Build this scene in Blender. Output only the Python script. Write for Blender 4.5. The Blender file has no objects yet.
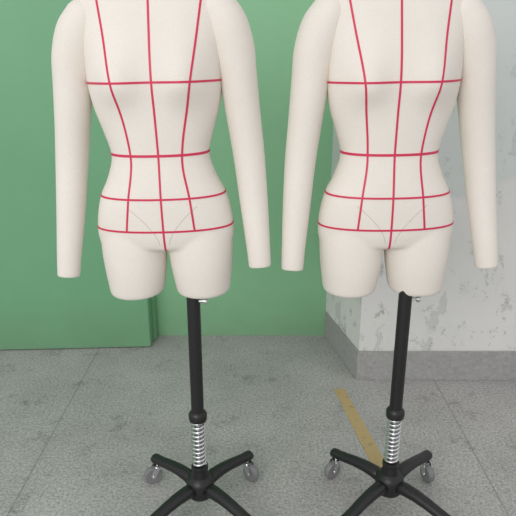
import bpy, bmesh, math, random
from mathutils import Vector, Matrix
from mathutils.bvhtree import BVHTree
random.seed(3)
scene=bpy.context.scene
try: scene.view_settings.view_transform='Standard'
except Exception: pass
H=1.31; PITCH=math.radians(18.7); F=586.0

# ---------------- materials ----------------
def mat(name,col,rough=.6,metal=0.0):
    m=bpy.data.materials.new(name); m.use_nodes=True
    b=m.node_tree.nodes['Principled BSDF']
    b.inputs['Base Color'].default_value=(*col,1); b.inputs['Roughness'].default_value=rough
    b.inputs['Metallic'].default_value=metal
    return m,m.node_tree,b
def N(nt,t,**kw):
    n=nt.nodes.new(t)
    for k,v in kw.items():
        if hasattr(n,k) and k not in n.inputs: setattr(n,k,v)
        else: n.inputs[k].default_value=v
    return n
def ramp(nt,src,stops):
    r=nt.nodes.new('ShaderNodeValToRGB'); e=r.color_ramp.elements
    while len(e)<len(stops): e.new(.5)
    for el,(p,c) in zip(e,stops):
        el.position=p; el.color=(*c,1) if len(c)==3 else c
    nt.links.new(src,r.inputs[0]); return r
def noise(nt,scale,detail=4,rough=.6,vec=None,stretch=None):
    tc=nt.nodes.new('ShaderNodeTexCoord'); n=nt.nodes.new('ShaderNodeTexNoise')
    n.inputs['Scale'].default_value=scale; n.inputs['Detail'].default_value=detail; n.inputs['Roughness'].default_value=rough
    if stretch:
        mp=nt.nodes.new('ShaderNodeMapping'); mp.inputs['Scale'].default_value=stretch
        nt.links.new(tc.outputs['Object'],mp.inputs[0]); nt.links.new(mp.outputs[0],n.inputs['Vector'])
    else: nt.links.new(tc.outputs['Object'],n.inputs['Vector'])
    return n
def mix(nt,fac,a,b,mode='MIX'):
    m=nt.nodes.new('ShaderNodeMix'); m.data_type='RGBA'; m.blend_type=mode
    for sock,v in ((m.inputs['Factor'],fac),(m.inputs[6],a),(m.inputs[7],b)):
        if hasattr(v,'links'): nt.links.new(v,sock)
        else:
            sock.default_value = v if not isinstance(v,tuple) else (*v,1)
    return m.outputs[2]
def mul(nt,a,k):
    m2=N(nt,'ShaderNodeMath',operation='MULTIPLY'); nt.links.new(a,m2.inputs[0])
    if hasattr(k,'links'): nt.links.new(k,m2.inputs[1])
    else: m2.inputs[1].default_value=k
    return m2.outputs[0]
def bump(nt,b,src,strength,dist=.002):
    bp=nt.nodes.new('ShaderNodeBump'); bp.inputs['Strength'].default_value=strength; bp.inputs['Distance'].default_value=dist
    nt.links.new(src,bp.inputs['Height']); nt.links.new(bp.outputs[0],b.inputs['Normal'])
def zramp(nt,z0,z1):
    tc=nt.nodes.new('ShaderNodeTexCoord'); sp=nt.nodes.new('ShaderNodeSeparateXYZ'); nt.links.new(tc.outputs['Object'],sp.inputs[0])
    mr=N(nt,'ShaderNodeMapRange'); nt.links.new(sp.outputs[2],mr.inputs[0]); mr.inputs[1].default_value=z0; mr.inputs[2].default_value=z1
    return mr.outputs[0]

M_form,nt,b=mat('cream_linen',(.80,.745,.66),.8)
n=noise(nt,6,3); r=ramp(nt,n.outputs[0],[(.3,(.815,.76,.685)),(.7,(.85,.80,.73))])
nf=noise(nt,420,2); rf=ramp(nt,nf.outputs[0],[(.35,(.95,.95,.95)),(.65,(1.02,1.02,1.02))])
nt.links.new(mix(nt,1.0,r.outputs[0],rf.outputs[0],'MULTIPLY'),b.inputs['Base Color'])
n2=noise(nt,600,2); bump(nt,b,n2.outputs[0],.3,.001)
M_seam,_,_=mat('seam_thread',(.62,.55,.46),.9)
M_tape,nt,b=mat('red_style_tape',(.64,.03,.095),.5)
M_black,nt,b=mat('black_powder_coat',(.012,.012,.013),.38)
n=noise(nt,200,2); bump(nt,b,n.outputs[0],.2,.0005)
M_chrome,_,_=mat('chrome',(.75,.75,.76),.22,1)
M_rubber,_,_=mat('grey_wheel_rubber',(.22,.22,.23),.5)

def green(name,c1,c2):
    m,nt,b=mat(name,c1,.5)
    n=noise(nt,1.6,5,.6); r=ramp(nt,n.outputs[0],[(.3,c1),(.7,c2)])
    s=noise(nt,14,6,.75,stretch=(1,1,.35)); rs=ramp(nt,s.outputs[0],[(.62,(0,0,0)),(.74,(1,1,1))])
    o=mix(nt,mul(nt,rs.outputs[0],.18),r.outputs[0],(.38,.50,.38)); 
    g=noise(nt,5,5,.7); zr=zramp(nt,.28,.0)
    o=mix(nt,mul(nt,mul(nt,zr,g.outputs[0]),.7),o,(.16,.22,.14))
    nt.links.new(o,b.inputs['Base Color'])
    bump(nt,b,s.outputs[0],.12,.003)
    return m
M_gdoor=green('green_door_paint',(.165,.41,.215),(.19,.445,.245))
M_gwall=green('green_wall_paint',(.255,.55,.30),(.29,.585,.335))

# white flaking wall
M_white,nt,b=mat('flaking_white_wall',(.6,.62,.6),.8)
n=noise(nt,2.2,6,.6); r=ramp(nt,n.outputs[0],[(.3,(.72,.725,.70)),(.7,(.82,.81,.78))])
s=noise(nt,9,8,.75,stretch=(1,1,.6)); rs=ramp(nt,s.outputs[0],[(.58,(0,0,0)),(.60,(1,1,1))])
o=mix(nt,mul(nt,rs.outputs[0],.38),r.outputs[0],(.45,.475,.46))
s2=noise(nt,13,7,.8,stretch=(1,1,.8)); rs2=ramp(nt,s2.outputs[0],[(.57,(0,0,0)),(.64,(1,1,1))])
o=mix(nt,mul(nt,mul(nt,rs2.outputs[0],zramp(nt,.95,.2)),.8),o,(.22,.22,.21))
tc=nt.nodes.new('ShaderNodeTexCoord'); sp=nt.nodes.new('ShaderNodeSeparateXYZ'); nt.links.new(tc.outputs['Object'],sp.inputs[0])
ad=N(nt,'ShaderNodeMath',operation='MULTIPLY_ADD'); nt.links.new(n.outputs[0],ad.inputs[0]); ad.inputs[1].default_value=.5; nt.links.new(sp.outputs[2],ad.inputs[2])
mr=N(nt,'ShaderNodeMapRange'); nt.links.new(ad.outputs[0],mr.inputs[0]); mr.inputs[1].default_value=1.06; mr.inputs[2].default_value=1.09
o=mix(nt,mul(nt,mr.outputs[0],.55),o,(.60,.68,.65)); nt.links.new(o,b.inputs['Base Color'])
bump(nt,b,rs.outputs[0],.5,.003)

M_skirt,nt,b=mat('grey_terrazzo_skirting',(.3,.3,.3),.55)
n=noise(nt,60,5,.8); r=ramp(nt,n.outputs[0],[(.3,(.29,.29,.285)),(.7,(.46,.455,.445))]); nt.links.new(r.outputs[0],b.inputs['Base Color'])

# floor
M_floor,nt,b=mat('worn_terrazzo_floor',(.3,.3,.3),.5)
n1=noise(nt,2.5,6,.65); r1=ramp(nt,n1.outputs[0],[(.3,(.37,.36,.35)),(.7,(.50,.49,.475))])
n2=noise(nt,110,5,.85); r2=ramp(nt,n2.outputs[0],[(.36,(.42,.42,.42)),(.5,(.95,.95,.95)),(.64,(1.35,1.35,1.35))])
o=mix(nt,.95,r1.outputs[0],r2.outputs[0],'MULTIPLY')
n3=noise(nt,7,8,.8); r3=ramp(nt,n3.outputs[0],[(.55,(0,0,0)),(.68,(1,1,1))])
o=mix(nt,mul(nt,r3.outputs[0],.6),o,(.12,.12,.118))
n4=noise(nt,16,6,.8); r4=ramp(nt,n4.outputs[0],[(.64,(0,0,0)),(.72,(1,1,1))])
o=mix(nt,mul(nt,r4.outputs[0],.4),o,(.6,.6,.58))
tc=nt.nodes.new('ShaderNodeTexCoord'); mp=nt.nodes.new('ShaderNodeMapping'); mp.inputs['Location'].default_value=(.76,.9,0)
nt.links.new(tc.outputs['Object'],mp.inputs[0])
br=nt.nodes.new('ShaderNodeTexBrick'); br.offset=0; br.inputs['Scale'].default_value=1; br.inputs['Brick Width'].default_value=1.52; br.inputs['Row Height'].default_value=3.7
br.inputs['Mortar Size'].default_value=.003; br.inputs['Mortar Smooth'].default_value=.3
nt.links.new(mp.outputs[0],br.inputs['Vector'])
o=mix(nt,mul(nt,br.outputs['Fac'],.5),o,(.15,.15,.15)); nt.links.new(o,b.inputs['Base Color'])
bump(nt,b,n2.outputs[0],.15,.001)

M_yel,nt,b=mat('worn_yellow_floor_paint',(.58,.43,.20),.6)
n=noise(nt,30,6,.75); r=ramp(nt,n.outputs[0],[(.26,(0,0,0)),(.44,(1,1,1))])
nt.links.new(mul(nt,r.outputs[0],.85),b.inputs['Alpha'])

# ---------------- mesh helpers ----------------
def obj(name,me,m,parent=None,smooth=True):
    o=bpy.data.objects.new(name,me); scene.collection.objects.link(o)
    if m: me.materials.append(m)
    if smooth:
        for p in me.polygons: p.use_smooth=True
    if parent: o.parent=parent
    return o
def loft(bm,rings,cap=True):
    vr=[[bm.verts.new(p) for p in r] for r in rings]
    n=len(vr[0])
    for a,c in zip(vr,vr[1:]):
        for i in range(n): bm.faces.new((a[i],a[(i+1)%n],c[(i+1)%n],c[i]))
    if cap:
        bm.faces.new(vr[0][::-1]); bm.faces.new(vr[-1])
def bm_obj(name,bm,m,parent=None,smooth=True,auto=None):
    bmesh.ops.recalc_face_normals(bm,faces=bm.faces[:])
    me=bpy.data.meshes.new(name); bm.to_mesh(me); bm.free()
    o=obj(name,me,m,parent,smooth)
    if auto is not None: me.set_sharp_from_angle(angle=math.radians(auto))
    return o
def prism(name,poly,z0,z1,m,bev=0,parent=None):
    bm=bmesh.new(); loft(bm,[[(x,y,z0) for x,y in poly],[(x,y,z1) for x,y in poly]])
    bmesh.ops.recalc_face_normals(bm,faces=bm.faces[:])
    if bev: bmesh.ops.bevel(bm,geom=bm.edges[:],offset=bev,segments=2,affect='EDGES')
    return bm_obj(name,bm,m,parent,smooth=False)
def lathe(bm,prof,cx=0,cy=0,n=32,mat4=None):
    rings=[]
    for r,z in prof:
        ring=[]
        for i in range(n):
            a=2*math.pi*i/n; v=Vector((cx+r*math.cos(a),cy+r*math.sin(a),z))
            if mat4: v=mat4@v
            ring.append(v)
        rings.append(ring)
    loft(bm,rings)
def interp(tab,z):
    t=sorted(tab)
    if z<=t[0][0]: return t[0][1:]
    if z>=t[-1][0]: return t[-1][1:]
    for i in range(len(t)-1):
        if t[i][0]<=z<=t[i+1][0]:
            p1,p2=t[i],t[i+1]; p0=t[max(i-1,0)]; p3=t[min(i+2,len(t)-1)]
            h=p2[0]-p1[0]; u=(z-p1[0])/h; out=[]
            for k in range(1,len(p1)):
                m1=(p2[k]-p0[k])/(p2[0]-p0[0]) if p2[0]!=p0[0] else 0
                m2=(p3[k]-p1[k])/(p3[0]-p1[0]) if p3[0]!=p1[0] else 0
                out.append((2*u**3-3*u*u+1)*p1[k]+(u**3-2*u*u+u)*h*m1+(-2*u**3+3*u*u)*p2[k]+(u**3-u*u)*h*m2)
            return tuple(out)
def ell(cx,cy,z,w,df,db,e=2.3,n=64):
    pts=[]
    for i in range(n):
        a=2*math.pi*i/n; c,s=math.cos(a),math.sin(a)
        x=w*math.copysign(abs(c)**(2/e),c); d=(df if s<0 else db)
        y=d*math.copysign(abs(s)**(2/e),s)
        pts.append(Vector((cx+x,cy+y,z)))
    return pts

# z, halfwidth, front depth, back depth, y-centre
TORSO=[(1.62,.052,.052,.052,.015),(1.57,.053,.053,.053,.012),(1.525,.060,.056,.056,.010),(1.506,.090,.062,.060,.008),
 (1.488,.128,.066,.063,.006),(1.468,.158,.068,.066,.004),(1.436,.174,.074,.074,.002),(1.38,.173,.086,.082,0),
 (1.32,.167,.098,.088,0),(1.26,.164,.101,.088,0),(1.20,.154,.096,.082,0),(1.14,.136,.090,.072,0),(1.085,.1235,.086,.066,0),
 (1.03,.139,.092,.078,0),(.985,.161,.097,.096,0),(.93,.175,.096,.108,0),(.885,.179,.092,.110,0),(.860,.176,.085,.104,0)]
THIGH=[(.93,.078,.075,.09,.083),(.86,.086,.086,.098,.087),(.80,.083,.088,.092,.0885),(.75,.077,.084,.086,.0895),(.722,.073,.080,.082,.0905)]
ZB=.722
def build_torso():
    bm=bmesh.new(); rings=[]
    z=.860
    while z<=1.6201:
        w,df,db,yc=interp(TORSO,z)
        ring=ell(0,yc,z,w,df,db)
        for p in ring:
            if p.y<0:
                for sx in (-1,1):
                    p.y-=.032*math.exp(-((p.x-sx*.080)/.050)**2-((z-1.258)/(.048 if z<1.258 else .08))**2)
            elif z<1.0:
                for sx in (-1,1):
                    p.y+=.014*math.exp(-((p.x-sx*.08)/.06)**2-((z-.90)/.05)**2)
        rings.append(ring); z+=.01
    w,df,db,yc=interp(TORSO,.860)
    low=[ell(0,yc,.860-.022*math.sin(t),w*(1-.9*(1-math.cos(t))),df*(1-.8*(1-math.cos(t))),db*(1-.8*(1-math.cos(t)))) for t in (1.5,1.2,.8,.4)]
    loft(bm,low+rings)
    for sx in (-1,1):
        rr=[]
        w,df,db,c=interp(THIGH,ZB)
        for t in (1.5,1.1,.7,.35):
            k=1-.16*(1-math.cos(t))
            rr.append(ell(sx*c,0,ZB-.012*math.sin(t),w*k,df*k,db*k,2.1))
        z=ZB
        while z<=.93:
            w,df,db,c=interp(THIGH,z); rr.append(ell(sx*c,0,z,w,df,db,2.1)); z+=.01
        loft(bm,rr)
    bmesh.ops.recalc_face_normals(bm,faces=bm.faces[:])
    me=bpy.data.meshes.new('tmp'); bm.to_mesh(me); bm.free()
    o=bpy.data.objects.new('tmp',me); scene.collection.objects.link(o)
    md=o.modifiers.new('r','REMESH'); md.mode='VOXEL'; md.voxel_size=.0042
    sm=o.modifiers.new('s','SMOOTH'); sm.iterations=9; sm.factor=.5
    dg=bpy.context.evaluated_depsgraph_get(); ev=o.evaluated_get(dg)
    out=bpy.data.meshes.new_from_object(ev)
    bpy.data.objects.remove(o)
    return out
torso_me=build_torso()
bmt=bmesh.new(); bmt.from_mesh(torso_me); BVH=BVHTree.FromBMesh(bmt)

def hit(o,d):
    loc,nor,_,_=BVH.ray_cast(Vector(o),Vector(d).normalized())
    return (loc,nor) if loc is not None else None
def ribbon(bm,pts,w,off=.0011,closed=False):
    P=[p for p in pts if p]
    n=len(P); secs=[]
    for i,(p,nn) in enumerate(P):
        a=P[(i-1)%n if closed else max(i-1,0)][0]; c=P[(i+1)%n if closed else min(i+1,n-1)][0]
        t=(c-a).normalized(); s=nn.cross(t).normalized()
        top=p+nn*off; lo=p-nn*.001
        secs.append([bm.verts.new(v) for v in (lo-s*w/2, top-s*w/2*.92, top+s*w/2*.92, lo+s*w/2)])
    rng=range(n) if closed else range(n-1)
    for i in rng:
        a,c=secs[i],secs[(i+1)%n]
        for k in range(3): bm.faces.new((a[k],a[k+1],c[k+1],c[k]))
def front(fx,z0,z1,step=.006,side=-1):
    out=[]; n=max(2,int(abs(z1-z0)/step))
    for i in range(n+1):
        z=z0+(z1-z0)*i/n
        out.append(hit((fx(z),side*.5,z),(0,-side,0)))
    return out
def ringpts(z,n=140):
    out=[]
    for i in range(n):
        a=2*math.pi*i/n; d=Vector((math.cos(a),math.sin(a),0)); 
        out.append(hit(Vector((0,0,z))+d*.6,-d))
    return out
def build_tapes(princess,sh):
    bm=bmesh.new(); W=.0053
    for z,w in ((1.262,W),(1.091,.0068),(.986,W),(.903,W)): ribbon(bm,ringpts(z),w,closed=True)
    ribbon(bm,front(lambda z:sh,1.54,.846),W)
    ribbon(bm,front(lambda z:0,1.54,.86,side=1),W)
    for sx,tab in ((-1,princess[0]),(1,princess[1])):
        f=lambda z,tab=tab,sx=sx: sx*interp(tab,z)[0]+sh
        ribbon(bm,front(f,1.47,.903),W); ribbon(bm,front(f,1.47,.903,side=1),W)
    return bm
def build_seams(sh):
    bm=bmesh.new()
    for sx in (-1,1):
        pts=[]
        for i in range(40):
            t=i/39; x=sh+sx*(.012+.075*t); z=.866+.10*(t**.6)
            pts.append(hit((x,-.5,z),(0,1,0)))
        ribbon(bm,pts,.0016,.0005)
        pts=[hit((sx*.6,0,z),(-sx,0,0)) for z in [1.3-.01*i for i in range(55)]]
        ribbon(bm,pts,.0016,.0005)
    return bm

ARM=[(0,.158,.0,1.410,.048,.058),(1,.177,.0,1.378,.052,.062),(2,.194,.002,1.325,.051,.061),(3,.204,.004,1.26,.047,.056),(4,.217,.006,1.16,.043,.050),
 (5,.230,.004,1.06,.040,.045),(6,.242,-.012,.94,.036,.039),(7,.252,-.034,.835,.031,.033),(8,.256,-.044,.785,.029,.030)]
def build_arm(sx,splay=0):
    bm=bmesh.new(); rings=[]; n=40
    ts=[i*.25 for i in range(33)]
    C=[Vector(interp(ARM,t)[:3]) for t in ts]; R=[interp(ARM,t)[3:] for t in ts]
    for c in C: c.x+=splay*(1.4-c.z)/.6
    def frame(i):
        t=(C[min(i+1,len(C)-1)]-C[max(i-1,0)]).normalized()
        u=Vector((1,0,0)); u=(u-t*u.dot(t)).normalized(); v=t.cross(u); return t,u,v
    t,u,v=frame(0)
    for a in (1.5,1.25,1.0,.75,.5,.25):
        rings.append([C[0]-t*.048*math.sin(a)+u*math.cos(2*math.pi*k/n)*R[0][0]*math.cos(a)+v*math.sin(2*math.pi*k/n)*R[0][1]*math.cos(a) for k in range(n)])
    for i in range(len(C)):
        t,u,v=frame(i)
        rings.append([C[i]+u*math.cos(2*math.pi*k/n)*R[i][0]+v*math.sin(2*math.pi*k/n)*R[i][1] for k in range(n)])
    t,u,v=frame(len(C)-1)
    for dz,k2 in ((.003,.98),(.005,.93)):
        rings.append([C[-1]+t*dz+u*math.cos(2*math.pi*k/n)*R[-1][0]*k2+v*math.sin(2*math.pi*k/n)*R[-1][1]*k2 for k in range(n)])
    for r in rings:
        for p in r: p.x*=sx
    loft(bm,rings); return bm

def tube(bm,pts,rads,n=16,squash=1.0):
    rings=[]
    for i,p in enumerate(pts):
        a=pts[max(i-1,0)]; c=pts[min(i+1,len(pts)-1)]; t=(c-a).normalized()
        u=t.cross(Vector((0,0,1)))
        u = u.normalized() if u.length>1e-4 else Vector((1,0,0))
        v=u.cross(t).normalized()
        rings.append([p+u*math.cos(2*math.pi*k/n)*rads[i]+v*math.sin(2*math.pi*k/n)*rads[i]*squash for k in range(n)])
    loft(bm,rings)

def build_form(cx,cy,px,py,legrot,princess,lean=0,arms=((0,0),(0,0)),nleg=4,sh=0,steer=None):
    root=bpy.data.objects.new('dress_form',None); scene.collection.objects.link(root); root.location=(cx,cy,0)
    upper=bpy.data.objects.new('body_shell',None); scene.collection.objects.link(upper); upper.parent=root
    upper.matrix_local=Matrix.Translation((px,py,.75))@Matrix.Rotation(lean,4,'Y')@Matrix.Translation((-px,-py,-.75))
    t=obj('torso',torso_me.copy(),M_form,upper)
    bm_obj('style_tapes',build_tapes(princess,sh),M_tape,upper,smooth=False)
    bm_obj('seams',build_seams(sh),M_seam,upper,smooth=False)
    for nm,sx,(dz,sp) in (('arm_1',-1,arms[0]),('arm_2',1,arms[1])):
        a=bm_obj(nm,build_arm(sx,sp),M_form,upper,auto=50); a.location.z=dz
    bm=bmesh.new(); lathe(bm,[(.046,1.616),(.05,1.618),(.05,1.626),(.035,1.636),(.008,1.640)],0,.015); bm_obj('neck_cap',bm,M_form,upper,auto=40)
    bm=bmesh.new()
    lathe(bm,[(.0182,.352),(.0182,.76)],px,py)
    bm_obj('pole',bm,M_black,root,auto=40)
    bm=bmesh.new()
    lathe(bm,[(.019,.325),(.0255,.328),(.0265,.335),(.0265,.348),(.022,.355),(.0185,.358)],px,py)
    bm_obj('collar',bm,M_black,root,auto=35)
    bm=bmesh.new(); lathe(bm,[(.0115,.15),(.0115,.33)],px,py); bm_obj('inner_rod',bm,M_chrome,root,auto=40)
    bm=bmesh.new(); pts=[]; turns=11
    for i in range(turns*20+1):
        a=2*math.pi*i/20; pts.append(Vector((px+.0175*math.cos(a),py+.0175*math.sin(a),.172+.154*i/(turns*20))))
    tube(bm,pts,[.0040]*len(pts),8); bm_obj('spring',bm,M_chrome,root)
    bm=bmesh.new()
    lathe(bm,[(.024,.062),(.036,.068),(.042,.078),(.042,.118),(.036,.128),(.026,.136),(.0225,.158),(.025,.160),(.025,.170),(.019,.173)],px,py)
    bm_obj('hub',bm,M_black,root,auto=35)
    bm=bmesh.new(); mt=Matrix.Translation((px+.015,py-.006,.700))@Matrix.Rotation(math.radians(90),4,'Y')
    lathe(bm,[(.004,0),(.004,.014),(.009,.0145),(.0095,.02),(.008,.023)],0,0,16,mt); bm_obj('locking_screw',bm,M_chrome,root,auto=35)
    for k in range(nleg):
        a=math.radians(legrot+360/nleg*k); d=Vector((math.cos(a),math.sin(a),0)); c=Vector((px,py,0))
        prof=[(.020,.098,.022),(.055,.104,.021),(.09,.104,.0195),(.13,.099,.018),(.17,.091,.017),(.195,.086,.017),(.210,.084,.018),(.221,.084,.0155),(.227,.084,.007)]
        bm=bmesh.new(); tube(bm,[c+d*r+Vector((0,0,z)) for r,z,_ in prof],[w for _,_,w in prof],16,.9)
        bm_obj('leg_%d'%(k+1),bm,M_black,root)
        cc=c+d*.206; ca=math.radians(steer[k]); cd=Vector((math.cos(ca),math.sin(ca),0)); cs=Vector((-cd.y,cd.x,0))
        bm=bmesh.new(); lathe(bm,[(.006,.056),(.006,.074)],cc.x,cc.y,16); lathe(bm,[(.0145,.060),(.0145,.066)],cc.x,cc.y,20)
        R=.029; wc=cc+cd*.016+Vector((0,0,R))
        for s in (-1,1):
            tpl=[(-.012,.062),(.014,.062),(.025,.036),(.022,.024),(.010,.024),(.002,.042)]
            loft(bm,[[cc+cd*x+cs*s*.0125+Vector((0,0,z)) for x,z in tpl],[cc+cd*x+cs*s*.0148+Vector((0,0,z)) for x,z in tpl]])
        rot=Matrix.Translation(wc)@Matrix(((cd.x,0,cs.x,0),(cd.y,0,cs.y,0),(0,1,0,0),(0,0,0,1)))
        lathe(bm,[(.0045,-.017),(.0045,.017)],0,0,12,rot)
        bm_obj('caster_fork_%d'%(k+1),bm,M_chrome,root,auto=35)
        bm=bmesh.new(); lathe(bm,[(.014,-.0105),(.026,-.0105),(.0286,-.007),(R,0),(.0286,.007),(.026,.0105),(.014,.0105)],0,0,32,rot)
        bm_obj('caster_wheel_%d'%(k+1),bm,M_rubber,root,auto=35)
    return root

prL=([(1.46,.121),(1.256,.090),(1.086,.068),(.98,.082),(.897,.094)],[(1.46,.121),(1.256,.088),(1.086,.056),(.98,.070),(.897,.078)])
prR=([(1.46,.118),(1.256,.083),(1.086,.064),(.98,.076),(.897,.084)],[(1.46,.120),(1.256,.090),(1.086,.066),(.98,.076),(.897,.086)])
build_form(-.240,1.50,.067,-.05,48,prL,lean=math.radians(-1.2),arms=((-.006,.004),(.010,-.010)),sh=.007,steer=[-40,200,250,-80])
build_form(.342,1.515,.056,-.05,43,prR,lean=math.radians(-1.1),arms=((.006,-.006),(.004,.010)),sh=-.003,steer=[-70,215,260,-60])

# ---------------- room ----------------
bm=bmesh.new(); loft(bm,[[(-4,-2,-.05),(4,-2,-.05),(4,3,-.05),(-4,3,-.05)],[(-4,-2,0),(4,-2,0),(4,3,0),(-4,3,0)]]); bm_obj('floor',bm,M_floor,smooth=False)
prism('wall_back',[(-4,2.66),(.335,2.66),(.335,2.85),(-4,2.85)],0,2.8,M_gwall)
prism('wall_right',[(.335,2.66),(.43,2.24),(4,2.24),(4,2.85),(.335,2.85)],0,2.8,M_white)
prism('baseboard_right',[(.333,2.658),(.423,2.228),(4,2.20),(4,2.239),(.431,2.239),(.337,2.659)],0,.135,M_skirt,.002)
prism('door_1',[(-1.9,2.46),(-.515,2.53),(-.515,2.60),(-1.9,2.60)],.004,2.3,M_gdoor,.003)
prism('trim_1',[(-4,2.60),(-.50,2.60),(-.50,2.659),(-4,2.659)],0,2.36,M_gdoor,.003)
bm=bmesh.new()
q=[(.318,2.15),(.362,2.16),(.458,1.56),(.403,1.56)]
vs=[bm.verts.new((x,y,.0012)) for x,y in q]; bm.faces.new(vs[::-1]); bm_obj('floor_marking_line',bm,M_yel,smooth=False)

# ---------------- light ----------------
w=bpy.data.worlds.new('World'); scene.world=w; w.use_nodes=True
bg=w.node_tree.nodes['Background']; bg.inputs[0].default_value=(.98,.98,1,1); bg.inputs[1].default_value=.76
def area(name,loc,tgt,size,power,col):
    l=bpy.data.lights.new(name,'AREA'); l.shape='RECTANGLE'; l.size=size[0]; l.size_y=size[1]; l.energy=power; l.color=col
    o=bpy.data.objects.new(name,l); scene.collection.objects.link(o); o.location=loc
    o.rotation_euler=(Vector(tgt)-Vector(loc)).to_track_quat('-Z','Y').to_euler()
area('window_daylight',(-1.4,-1.7,2.2),(0,1.8,.9),(2.4,1.6),54,(1,.98,.955))

cam=bpy.data.cameras.new('camera'); cam.sensor_width=36; cam.lens=36*F/516; co=bpy.data.objects.new('camera',cam); scene.collection.objects.link(co)
co.location=(0,0,H); co.rotation_euler=(math.radians(90)-PITCH,0,0); scene.camera=co
